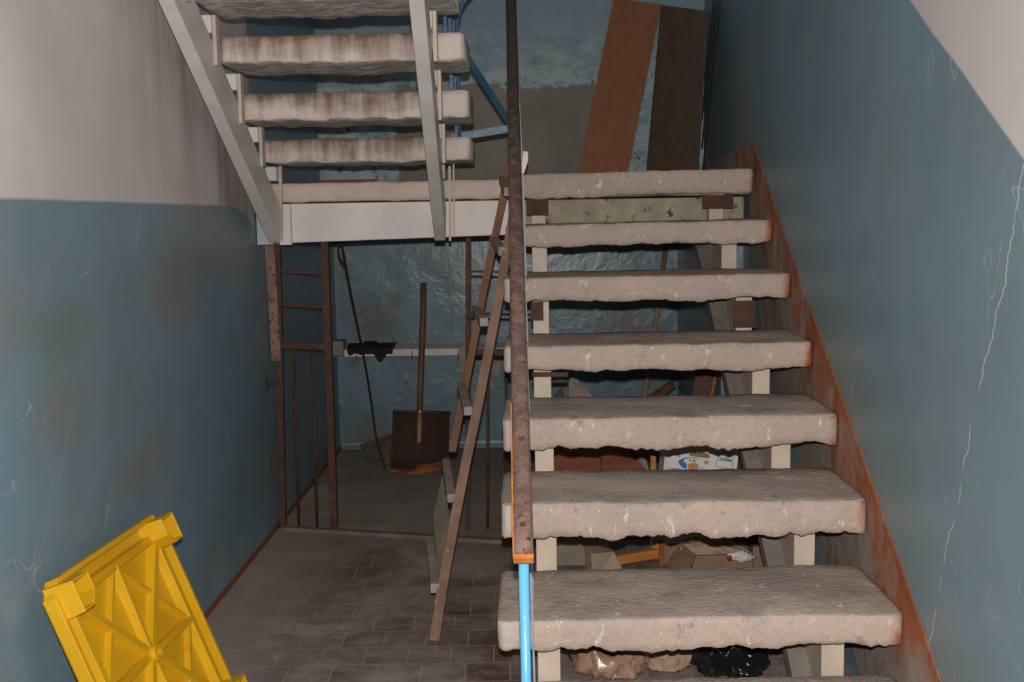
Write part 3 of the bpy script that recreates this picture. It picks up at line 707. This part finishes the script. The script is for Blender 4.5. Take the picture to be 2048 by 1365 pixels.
# brown sheet lying behind the shovel
bm = bmesh.new(); prism(bm, [at(720, 891, 6.20), at(790, 868, 6.24), at(800, 900, 6.1), V(fl(806, 928, .006)), V(fl(742, 928, .006))], (0, .004, .004))
tag(obj('iron_sheet', bm, 'threshold'), 'dusty brown sheet on the floor partly hidden behind the shovel blade', 'sheet')
# ================================================================== LADDER
ldr = thing('wooden_ladder', 'narrow homemade wooden ladder leaning against the landing beside the lower flight', 'ladder', fl(868, 1285))
nb = fl(868, 1288, .01); nt = at(1050, 305, 4.28)
YLn = lambda py: nb.y + (nt.y-nb.y)*((1288-py)/(1288-305))**.9
def stile(pts, w_, name, mat):
    bm = bmesh.new()
    r_ = []
    for (px, py, Y) in pts:
        p = at(px, py, Y); r_.append(p)
    n_ = len(r_)
    prev = None
    for i, p in enumerate(r_):
        d_ = (r_[min(i+1, n_-1)]-r_[max(0, i-1)]).normalized(); s_ = V((0, 1, 0)).cross(d_).normalized(); u_ = d_.cross(s_)
        c = [bm.verts.new(p+s_*a_*w_/2+u_*b_*.028) for a_, b_ in ((-1, -1), (1, -1), (1, 1), (-1, 1))]
        if prev:
            for j in range(4): bm.faces.new((prev[j], prev[(j+1) % 4], c[(j+1) % 4], c[j]))
        else: bm.faces.new(c)
        prev = c
    bm.faces.new(prev)
    return obj(name, bm, mat, ldr, bevel=.002)
near = [(868, 1288), (886, 1170), (908, 1050), (930, 935), (952, 832), (975, 715), (997, 600), (1016, 490), (1031, 410), (1050, 305)]
stile([(x, y, YLn(y)) for x, y in near[:-1]], .034, 'stile', 'wood')
bm = bmesh.new(); prism(bm, [at(x, y, 4.27) for x, y in ((1041, 355), (1047, 302), (1056, 304), (1056, 322), (1049, 345))], (0, .03, 0)); obj('stile_tip', bm, 'beam', ldr)['label'] = 'white chipped top end of the stile'
far = [(856, 1150), (880, 1050), (905, 905), (925, 800), (947, 690), (968, 580), (990, 475), (1006, 400), (1018, 330)]
YLf = lambda py: 4.10 + (4.62-.04-4.10)*((1150-py)/(1150-330))
stile([(x, y, min(YLf(y), 4.585)) for x, y in far[2:]], .030, 'stile', 'woodred')
# steps between the stiles: (near end px, far end px)
for (n_, f_, hh) in (((1016, 384), (1005, 360), .045), ((1005, 503), (986, 478), .045), ((968, 645), (952, 618), .042), ((936, 823), (922, 772), .042), ((903, 998), (892, 926), .040), ((870, 1178), (860, 1086), .042)):
    yn = YLn(n_[1]); a = at(n_[0], n_[1], yn-.03)
    b0 = ray(*f_); yf = min(yn + .50, 4.575)
    b = at(f_[0], f_[1], yf)
    bm = bmesh.new(); bar(bm, a, b, .030, hh*.75); obj('rung', bm, 'woodgrey', ldr, bevel=.003)
# board leaning behind the ladder
bm = bmesh.new(); prism(bm, [at(883, 955, 3.98), at(897, 1040, 3.85), at(890, 1100, 3.82), at(876, 1152, 3.80), at(872, 1110, 3.86), at(866, 1036, 3.98)], (.004, .012, 0))
tag(obj('fibreboard_offcut', bm, 'cardgrey'), 'grey brown board offcut wedged between the lower ladder rungs', 'board')
# ================================================================== LANDING SHEETS AND CABLES
def sheet(pts, th, mat, name, lab, cat='board'):
    bm = bmesh.new(); prism(bm, pts, th); return tag(obj(name, bm, mat, None, bevel=.001), lab, cat)
zl = lambda p: V((p.x, p.y, LAND+.002))
sheet([at(1228, -4, YB_UP-.03), at(1323, 9, YB_UP-.03), zl(at(1252, 372, 5.62)), zl(at(1152, 372, 5.62))], (0, -.005, 0), 'hardboard', 'hardboard_sheet', 'orange brown hardboard strip leaning against the upper back wall')
sheet([at(1323, 10, 5.90), at(1416, 22, 5.25), zl(at(1397, 378, 5.12)), zl(at(1292, 378, 5.70))], (-.004, -.004, 0), 'hardboard2', 'fibreboard_sheet', 'dark brown fibreboard sheet leaning in the corner right of the orange one')
for dx, sfx in ((-6, 'left'), (0, 'middle'), (7, 'right')):
    bm = bmesh.new(); X_ = XW-.010
    a = wx(1434+dx, -10, X_); m1 = wx(1420+dx*.9, 130, X_); b = wx(1400+dx*.9, 338, X_)
    tube(bm, spline([a+V((0, 0, .5)), a, m1, b, V((X_, b.y+.02, LAND))], 5), .0045, 8)
    tag(obj('wall_cable', bm, 'cable', None, True), 'black cable on the right wall of the landing, %s of the three' % {'left': 'leftmost', 'middle': 'middle one', 'right': 'rightmost'}[sfx], 'cable', 'cables on the landing wall')
# ================================================================== YELLOW TABLE (underside facing us)
import itertools
A_, B_, C_, D_ = None, None, None, None
def rodr(w3):
    th = w3.length
    return Matrix.Rotation(th, 3, w3/th) if th > 1e-9 else Matrix.Identity(3)
SP = .44
def tproj(P):
    d = P-CAM; q = d.dot(FW); return 1024+F*d.dot(RT)/q, 682.5-F*d.dot(UP)/q
TGT = [((-.5, .5), (135, 1200)), ((.5, .5), (310, 1064)), ((0, 0), (298, 1303)), ((.5, -.5), (462, 1405))]
def solve_pose():
    import numpy as np
    a0, b0, c0 = at(135, 1200, 2.62), at(310, 1064, 2.98), at(462, 1405, 3.05)
    ctr = (a0+c0)/2; ex = (b0-a0).normalized(); ey = (b0-c0); ey = (ey-ex*ey.dot(ex)).normalized()
    R0 = Matrix((ex, ey, ex.cross(ey))).transposed()
    q = np.zeros(7)
    def res(q):
        R_ = rodr(V(q[3:6])) @ R0; c = ctr+V(q[:3]); SP = .44*(1+q[6]); out = [q[6]*60]
        for (u_, v_), (x, y) in TGT:
            P = c + R_ @ V((u_*SP, v_*SP, 0 if (u_, v_) == (0, 0) else .015)); X, Y = tproj(P); out += [(X-x), (Y-y)]
        pa = c + R_ @ V((-.58*SP, .58*SP, -.03)); out.append((pa.x-(XL+.012))*400)
        pc = c + R_ @ V((.58*SP, -.58*SP, -.03)); pd = c + R_ @ V((-.58*SP, -.58*SP, -.03))
        out.append((pc.z-.005)*200)
        return np.array(out)
    for _ in range(60):
        e = res(q); J = np.array([(res(q+1e-5*np.eye(7)[j])-e)/1e-5 for j in range(7)]).T
        q = q - .6*np.linalg.lstsq(J, e, rcond=None)[0]
    print('TABLE res', [round(float(x), 1) for x in res(q)])
    print('SP', .44*(1+q[6]))
    return ctr+V(q[:3]), rodr(V(q[3:6])) @ R0, .44*(1+float(q[6]))
tc, tR, SP = solve_pose()
tb = thing('plastic_table_top', 'yellow plastic table top leaning on the left wall, ribbed underside showing', 'table top', tc)
def T(u_, v_, h): return tc + tR @ V((u_*SP, v_*SP, h))
FLIP = 1 if (tR @ V((0, 0, 1))).dot(CAM-tc) > 0 else -1
print('FLIP', FLIP, 'center', tc, 'normal', tR @ V((0, 0, 1)))
def Tb(u_, v_, h): return T(u_, v_, h*FLIP)
E_ = .60; ch = .075
bm = bmesh.new()    # plate with clipped corners
oct_ = [(-E_+ch, -E_), (E_-ch, -E_), (E_, -E_+ch), (E_, E_-ch), (E_-ch, E_), (-E_+ch, E_), (-E_, E_-ch), (-E_, -E_+ch)]
prism(bm, [Tb(u_, v_, -.012) for u_, v_ in oct_], tR @ V((0, 0, .006*FLIP)))
n_ = len(oct_)
for i in range(n_):        # outer rim
    a, b = oct_[i], oct_[(i+1) % n_]
    ia, ib = (a[0]*.955, a[1]*.955), (b[0]*.955, b[1]*.955)
    hexa(bm, [Tb(*a, -.012), Tb(*b, -.012), Tb(*ib, -.012), Tb(*ia, -.012), Tb(*a, .022), Tb(*b, .022), Tb(*ib, .022), Tb(*ia, .022)])
obj('table_plate', bm, 'yellow', tb, bevel=.002)
def rib(a, b, w_, h, h2=None):
    bm = bmesh.new(); a, b = V((*a, 0)), V((*b, 0)); s_ = (b-a).normalized().cross(V((0, 0, 1)))*w_/2
    h2 = h2 if h2 is not None else h
    hexa(bm, [Tb(a.x-s_.x*1.4, a.y-s_.y*1.4, -.007), Tb(a.x+s_.x*1.4, a.y+s_.y*1.4, -.007), Tb(b.x+s_.x*1.4, b.y+s_.y*1.4, -.007), Tb(b.x-s_.x*1.4, b.y-s_.y*1.4, -.007),
              Tb(a.x-s_.x, a.y-s_.y, h), Tb(a.x+s_.x, a.y+s_.y, h), Tb(b.x+s_.x, b.y+s_.y, h2), Tb(b.x-s_.x, b.y-s_.y, h2)])
    return obj('rib', bm, 'yellow', tb, bevel=.0015)
I_ = .485
for k in range(8):
    a_ = math.pi/4*k; r_ = I_ if k % 2 == 0 else I_*1.36
    rib((math.cos(a_)*.03, math.sin(a_)*.03), (math.cos(a_)*r_, math.sin(a_)*r_), .030 if k % 2 == 0 else .040, .012, .020)
for k in range(4):
    a_ = math.pi/2*k; b_ = a_+math.pi/2
    rib((math.cos(a_)*I_, math.sin(a_)*I_), (math.cos(b_)*I_, math.sin(b_)*I_), .022, .010)
    p, q = (I_, -I_), (I_, I_)
    rt = lambda p_: (p_[0]*math.cos(a_)-p_[1]*math.sin(a_), p_[0]*math.sin(a_)+p_[1]*math.cos(a_))
    rib(rt(p), rt(q), .040, .018)
bm = bmesh.new(); ring_o = [(math.cos(t)*.042, math.sin(t)*.042) for t in [2*math.pi*i/20 for i in range(20)]]; ring_i = [(x*.6, y*.6) for x, y in ring_o]
for i in range(20):
    j = (i+1) % 20
    hexa(bm, [Tb(*ring_o[i], -.007), Tb(*ring_o[j], -.007), Tb(*ring_i[j], -.007), Tb(*ring_i[i], -.007), Tb(*ring_o[i], .026), Tb(*ring_o[j], .026), Tb(*ring_i[j], .026), Tb(*ring_i[i], .026)])
obj('centre_boss', bm, 'yellow', tb)
for su, sv_ in ((-1, 1), (1, 1), (1, -1), (-1, -1)):      # leg sockets, hollow and faceted
    bm = bmesh.new(); cx, cy = su*.495, sv_*.495
    o5 = [(-.075, -.055), (-.03, -.09), (.075, -.09), (.09, .03), (.03, .09), (-.055, .075)]
    hx = [(-.085, -.02), (-.02, -.085), (.085, -.085), (.085, .085), (-.085, .085)]
    po = [(cx+su*x, cy+sv_*y) for x, y in hx]; pi_ = [(cx+su*x*.84, cy+sv_*y*.84) for x, y in hx]
    n5 = len(po)
    for i in range(n5):
        j = (i+1) % n5
        hexa(bm, [Tb(*po[i], -.007), Tb(*po[j], -.007), Tb(*pi_[j], -.007), Tb(*pi_[i], -.007), Tb(*[c_+(v_-c_)*.9 for v_, c_ in zip(po[i], (cx, cy))], .066), Tb(*[c_+(v_-c_)*.9 for v_, c_ in zip(po[j], (cx, cy))], .066), Tb(*[c_+(v_-c_)*.9 for v_, c_ in zip(pi_[j], (cx, cy))], .066), Tb(*[c_+(v_-c_)*.9 for v_, c_ in zip(pi_[i], (cx, cy))], .066)])
    f_ = [Tb(*p_, .002) for p_ in pi_]; bm.faces.new([bm.verts.new(p_) for p_ in f_])
    obj('leg_socket', bm, 'yellow', tb, bevel=.0015)
# ================================================================== JUNK UNDER THE LOWER FLIGHT
def card(px, Y, th, mat, name, lab, cat, Yb=None, group=None):
    """board outlined by pixels; Y may be a number or one per corner"""
    ys = Y if isinstance(Y, (list, tuple)) else [Y]*len(px)
    bm = bmesh.new(); pts = [at(x, y, yy) for (x, y), yy in zip(px, ys)]
    for p in pts: p.z = max(p.z, .003)
    prism(bm, pts, (0, th, 0)); o = obj(name, bm, mat, None, bevel=.0015)
    return tag(o, lab, cat, group) if lab else o
card([(1098, 890), (1202, 890), (1202, 1035), (1098, 1035)], [5.0, 5.0, 4.8, 4.8], .015, 'veneer', 'veneered_board', 'reddish veneered board under the lower flight, left of the seam', 'board', group='veneered boards')
card([(1204, 893), (1246, 893), (1312, 962), (1312, 1035), (1204, 1035)], [5.0, 5.0, 4.9, 4.8, 4.8], .015, 'veneer', 'veneered_board', 'reddish veneered board with a slanted right corner under the lower flight', 'board', group='veneered boards')
card([(1240, 885), (1285, 885), (1300, 950), (1300, 1030), (1270, 1030)], 5.12, .012, 'woodgrey', 'grey_board', 'grey board showing right behind the reddish veneered boards', 'board')
card([(1133, 1030), (1138, 760), (1146, 753), (1154, 757), (1192, 800), (1192, 1030)], 5.3, .02, 'woodgrey', 'pointed_board', 'grey pointed board tip standing behind the fifth tread', 'board')
card([(1108, 1030), (1110, 792), (1121, 778), (1128, 785), (1132, 1030)], 5.25, .02, 'brownboard', 'broken_board', 'small brown splintered board tip beside the left stringer', 'board')
bm = bmesh.new(); tube(bm, [at(1334, 478, 6.28), at(1311, 650, 6.05), at(1291, 780, 5.85), fl(1268, 962, .01)], .0145, 10)
tag(obj('broom_handle', bm, 'handle_bare', None, True), 'long round wooden pole leaning on the back wall behind the treads', 'pole')
bm = bmesh.new(); bar(bm, at(1346, 768, 5.6), at(1255, 832, 5.35), .03, .035); tag(obj('wood_batten', bm, 'woodred'), 'reddish wooden batten lying slanted beside the long pole', 'batten')
card([(1392, 744), (1436, 738), (1420, 800), (1400, 960), (1352, 960)], [4.95, 4.95, 4.95, 4.95, 4.95], .018, 'brownboard', 'leaning_board', 'dark brown board leaning under the lower flight near the right stringer', 'board')
card([(1430, 738), (1438, 737), (1425, 800), (1419, 800)], 4.93, .01, 'redwood', 'wood_strip', 'narrow red wooden strip along the edge of the dark leaning board', 'strip')
card([(1478, 892), (1508, 890), (1500, 945), (1494, 1010), (1466, 1010)], 4.75, .02, 'brownboard', 'upright_board', 'brown board standing right of the white fruit carton', 'board')
# fruit carton: front face carries the print
cf = thing('fruit_carton', 'white cardboard fruit carton printed with an orange and a blue swoosh', 'carton', at(1400, 1010, 4.36))
TLc, TRc = at(1333, 884, 4.36), at(1480, 877, 4.36)
dirx = (TRc-TLc); W_ = dirx.length; ex = dirx.normalized()
BLc = at(1312, 985, 4.30); ey = (BLc-TLc); ey = (ey-ex*ey.dot(ex)*.35).normalized(); nrm = ex.cross(ey).normalized()
if nrm.y > 0: nrm = -nrm
def Cc(u_, v_, h=0.0): return TLc + ex*(u_*W_) + ey*(v_*W_) + nrm*h
bm = bmesh.new(); dn_ = -nrm*.17
cb = [Cc(-.0, .0), Cc(1, 0), Cc(1, 1.5), Cc(0, 1.5)]
for i_, j_ in ((2, 1), (3, 0)):
    t_ = (cb[j_].z-.004)/(cb[j_].z-cb[i_].z); cb[i_] = cb[j_].lerp(cb[i_], t_)
prism(bm, cb, V((0, .15, 0))); obj('carton_body', bm, 'carton', cf)
def decal(name, pts, mat, h=.0009):
    bm = bmesh.new(); prism(bm, [Cc(u_, v_, h) for u_, v_ in pts], -nrm*.0006); return obj(name, bm, mat, cf)
# photo pixel -> face coordinates
def pc(px, py):
    d_ = ray(px, py); t = (TLc-CAM).dot(nrm)/d_.dot(nrm); P = CAM+d_*t-TLc
    # oblique basis
    a_, b_, c_ = ex.dot(ex), ex.dot(ey), ey.dot(ey); p_, q_ = P.dot(ex), P.dot(ey); D = a_*c_-b_*b_
    return ((p_*c_-q_*b_)/D/W_, (q_*a_-p_*b_)/D/W_)
def Z(x, y): return pc(1310+x/11.378, 890+y/11.378)      # coordinates read from an enlarged crop
hp = [Z(770, 175), Z(1160, 190), Z(1215, 215), Z(1250, 270), Z(1235, 305), Z(1195, 312), Z(820, 262), Z(780, 240)]
decal('hand_hole', hp, 'p_hole', .0012)
ou = [Z(*p) for p in ((1080, 345), (900, 300), (740, 290), (620, 318), (550, 350), (530, 400), (570, 470), (640, 530), (715, 560), (722, 440), (670, 400), (645, 360), (680, 325), (780, 308), (900, 315))]
decal('swoosh', ou, 'p_blue', .0014)
decal('orange_fruit', [Z(860+118*math.cos(t)+(20 if math.cos(t) > 0 else 0), 505+92*math.sin(t)) for t in [2*math.pi*i/24 for i in range(24)]], 'p_orange', .0018)
for pts in (((760, 330), (800, 335), (850, 385), (800, 375)), ((850, 385), (880, 355), (930, 355), (900, 395))): decal('leaf', [Z(*p) for p in pts], 'p_green', .0022)
sun = []
for i in range(24):
    t = 2*math.pi*i/24; r_ = 1.0 if i % 2 == 0 else .62; sun.append(Z(1165+75*r_*math.cos(t), 405+62*r_*math.sin(t)))
decal('sun', sun, 'p_pale', .0014); decal('sun_core', [Z(1170+32*math.cos(t), 395+30*math.sin(t)) for t in [2*math.pi*i/16 for i in range(16)]], 'p_orange', .0018)
def outline(pp, wd, mat):
    pp = [V((*Z(*p), 0)) for p in pp]
    for a, b in zip(pp, pp[1:]+pp[:1]):
        s_ = (b-a).normalized().cross(V((0, 0, 1)))*wd; decal('printed_line', [(a-s_).xy, (b-s_).xy, (b+s_).xy, (a+s_).xy], mat, .0013)
outline([(1440, 175), (1800, 180), (1785, 350), (1420, 275)], .004, 'p_ink')
outline([(1405, 340), (1775, 400), (1755, 560), (1385, 490)], .004, 'p_ink')
decal('printed_band', [Z(1480, 310), Z(1750, 352), Z(1745, 385), Z(1475, 335)], 'p_ink', .0015)
decal('printed_margin', [Z(285, 215), Z(292, 215), Z(240, 560), Z(230, 560)], 'p_ink', .0015)
for a, b in (((285, 525), (600, 548)), ((400, 555), (700, 575)), ((1020, 520), (1160, 552)), ((480, 215), (570, 225)), ((480, 250), (570, 262)), ((350, 235), (420, 240))):
    decal('printed_line', [Z(*a), Z(*b), Z(b[0], b[1]+14), Z(a[0], a[1]+14)], 'p_blue' if a[1] > 300 else 'p_ink', .0015)
# lettering in the framed panel
def text_on(txt, x, y, size, mat):
    cu = bpy.data.curves.new('lettering', 'FONT'); cu.body = txt; cu.size = 1; cu.extrude = 0
    tmp = bpy.data.objects.new('lettering', cu); COL.objects.link(tmp)
    dg = bpy.context.evaluated_depsgraph_get(); me = bpy.data.meshes.new_from_object(tmp.evaluated_get(dg))
    bpy.data.objects.remove(tmp)
    o_ = V((*Z(x, y), 0)); e1 = (V((*Z(x+100, y+9), 0))-o_); e1.normalize()
    loc = wloc(cf)
    for v in me.vertices:
        u_ = o_.x + v.co.x*size*e1.x; vv = o_.y + v.co.x*size*e1.y - v.co.y*size*.9
        v.co = Cc(u_, vv, .0022) - loc
    me.materials.append(M_[mat]); o = bpy.data.objects.new('lettering', me); COL.objects.link(o); o.parent = cf
text_on('704-18', 1475, 245, .055, 'p_red')
# cardboard box in front of the veneered boards
card([(1112, 1088), (1152, 1082), (1188, 1106), (1190, 1230), (1112, 1230)], 4.15, .01, 'cardgrey', 'cardboard_flap', 'grey brown cardboard sheet beside the left stringer under the seventh tread', 'cardboard')
bx_ = thing('cardboard_box', 'small beige cardboard box under the lower flight, left of the orange chair rail', 'box', at(1200, 1250, 3.95))
bm = bmesh.new(); p = [at(1182, 1108, 3.95), at(1228, 1104, 4.05), at(1250, 1150, 4.05), at(1250, 1240, 4.05), at(1186, 1240, 3.95)]
for q_ in p: q_.z = max(q_.z, .003)
prism(bm, p, (-.02, .10, 0)); obj('box_body', bm, 'cardbeige', bx_, bevel=.002)
bm = bmesh.new(); prism(bm, [at(1172, 1098, 4.1), at(1206, 1096, 4.14), at(1228, 1105, 4.05), at(1182, 1109, 3.95)], (0, 0, .003)); obj('flap', bm, 'cardgrey', bx_)
# broken chair
chh = thing('broken_chair', 'orange varnished parts of a broken wooden chair under the lower flight', 'chair', at(1320, 1230, 4.05))
bm = bmesh.new(); bar(bm, at(1212, 1124, 4.05), at(1316, 1107, 4.1), .025, .036); obj('seat_rail', bm, 'orangewood', chh, bevel=.003)
for (a_, b_, Y, w_, mt) in (((1306, 912), (1310, 1240), 4.22, .022, 'orangewood'), ((1322, 1082), (1323, 1240), 4.14, .020, 'redwood')):
    bm = bmesh.new(); pa, pb = at(*a_, Y), at(*b_, Y); pb.z = max(pb.z, .003); bar(bm, pa, pb, w_, w_, V((0, 1, 0))); obj('leg', bm, mt, chh, bevel=.002)
card([(1232, 1090), (1298, 1095), (1298, 1180), (1236, 1180)], 4.5, .012, 'cardgrey', 'dark_fibreboard', 'dark grey fibreboard behind the orange chair rail', 'board')
# open carton with flaps
oc = thing('open_carton', 'open brown carton with raised flaps right of the broken chair', 'carton', at(1380, 1240, 4.0))
bm = bmesh.new(); pp = [at(1328, 1092, 4.16), at(1362, 1088, 4.14), at(1390, 1112, 4.02), at(1376, 1240, 4.02), at(1329, 1240, 4.16)]
for q_ in pp: q_.z = max(q_.z, .003)
prism(bm, pp, (0, .012, 0)); obj('side_panel', bm, 'card', oc)
bm = bmesh.new(); pp = [at(1391, 1113, 4.02), at(1505, 1108, 4.02), at(1505, 1240, 4.02), at(1380, 1240, 4.02)]
for q_ in pp: q_.z = max(q_.z, .003)
prism(bm, pp, (0, .012, 0)); obj('front_panel', bm, 'card', oc)
bm = bmesh.new(); pp = [at(1506, 1095, 4.08), at(1535, 1092, 4.08), at(1556, 1140, 4.0), at(1556, 1240, 4.0), at(1506, 1240, 4.0)]
for q_ in pp: q_.z = max(q_.z, .003)
prism(bm, pp, (0, .012, 0)); obj('flap', bm, 'card', oc)
c = at(1430, 1098, 4.14); tag(obj('paper_bag', crumple((c.x, 4.15, c.z-.02), (.125, .06, .050), 3, .35, 5), 'bag', None, True), 'crumpled beige paper bag lying in the open brown carton', 'bag')
c = at(1480, 1112, 3.985); tag(obj('crumpled_paper', crumple((c.x, c.y-.012, c.z), (.040, .016, .016), 5, .4, 4), 'tissue', None, True), 'crumpled white paper scrap on the brown carton', 'paper')
c = at(1458, 1115, 3.96); tag(obj('red_wrapper', crumple((c.x, c.y-.012, c.z), (.008, .008, .009), 6, .3, 3), 'red', None, True), 'tiny red wrapper left of the crumpled white paper', 'wrapper')
# bags in the lowest gap
c = at(1228, 1334, 3.15); tag(obj('plastic_bag', crumple((c.x, 3.2, .055), (.105, .09, .12), 9, .30, 5, 3), 'plastic_brown', None, True), 'brown crumpled plastic bag under the lowest visible gap, left', 'bag')
c = at(1340, 1334, 3.15); tag(obj('paper_sack', crumple((c.x, 3.22, .05), (.07, .07, .115), 12, .25, 5, 2.5), 'bag', None, True), 'tan paper sack between the brown and the black bags', 'bag')
c = at(1462, 1334, 3.15); tag(obj('garbage_bag', crumple((c.x, 3.2, .055), (.10, .085, .12), 14, .35, 5, 3.2), 'plastic_black', None, True), 'shiny black garbage bag under the lowest visible gap', 'bag')
card([(1520, 1305), (1592, 1300), (1600, 1400), (1520, 1400)], 3.33, .015, 'cardgrey', 'grey_fibreboard', 'grey fibreboard standing right of the black garbage bag', 'board')
card([(1122, 1318), (1172, 1312), (1190, 1400), (1122, 1400)], 3.33, .01, 'cardgrey', 'cardboard_sheet', 'grey cardboard sheet between left stringer and brown plastic bag', 'cardboard')
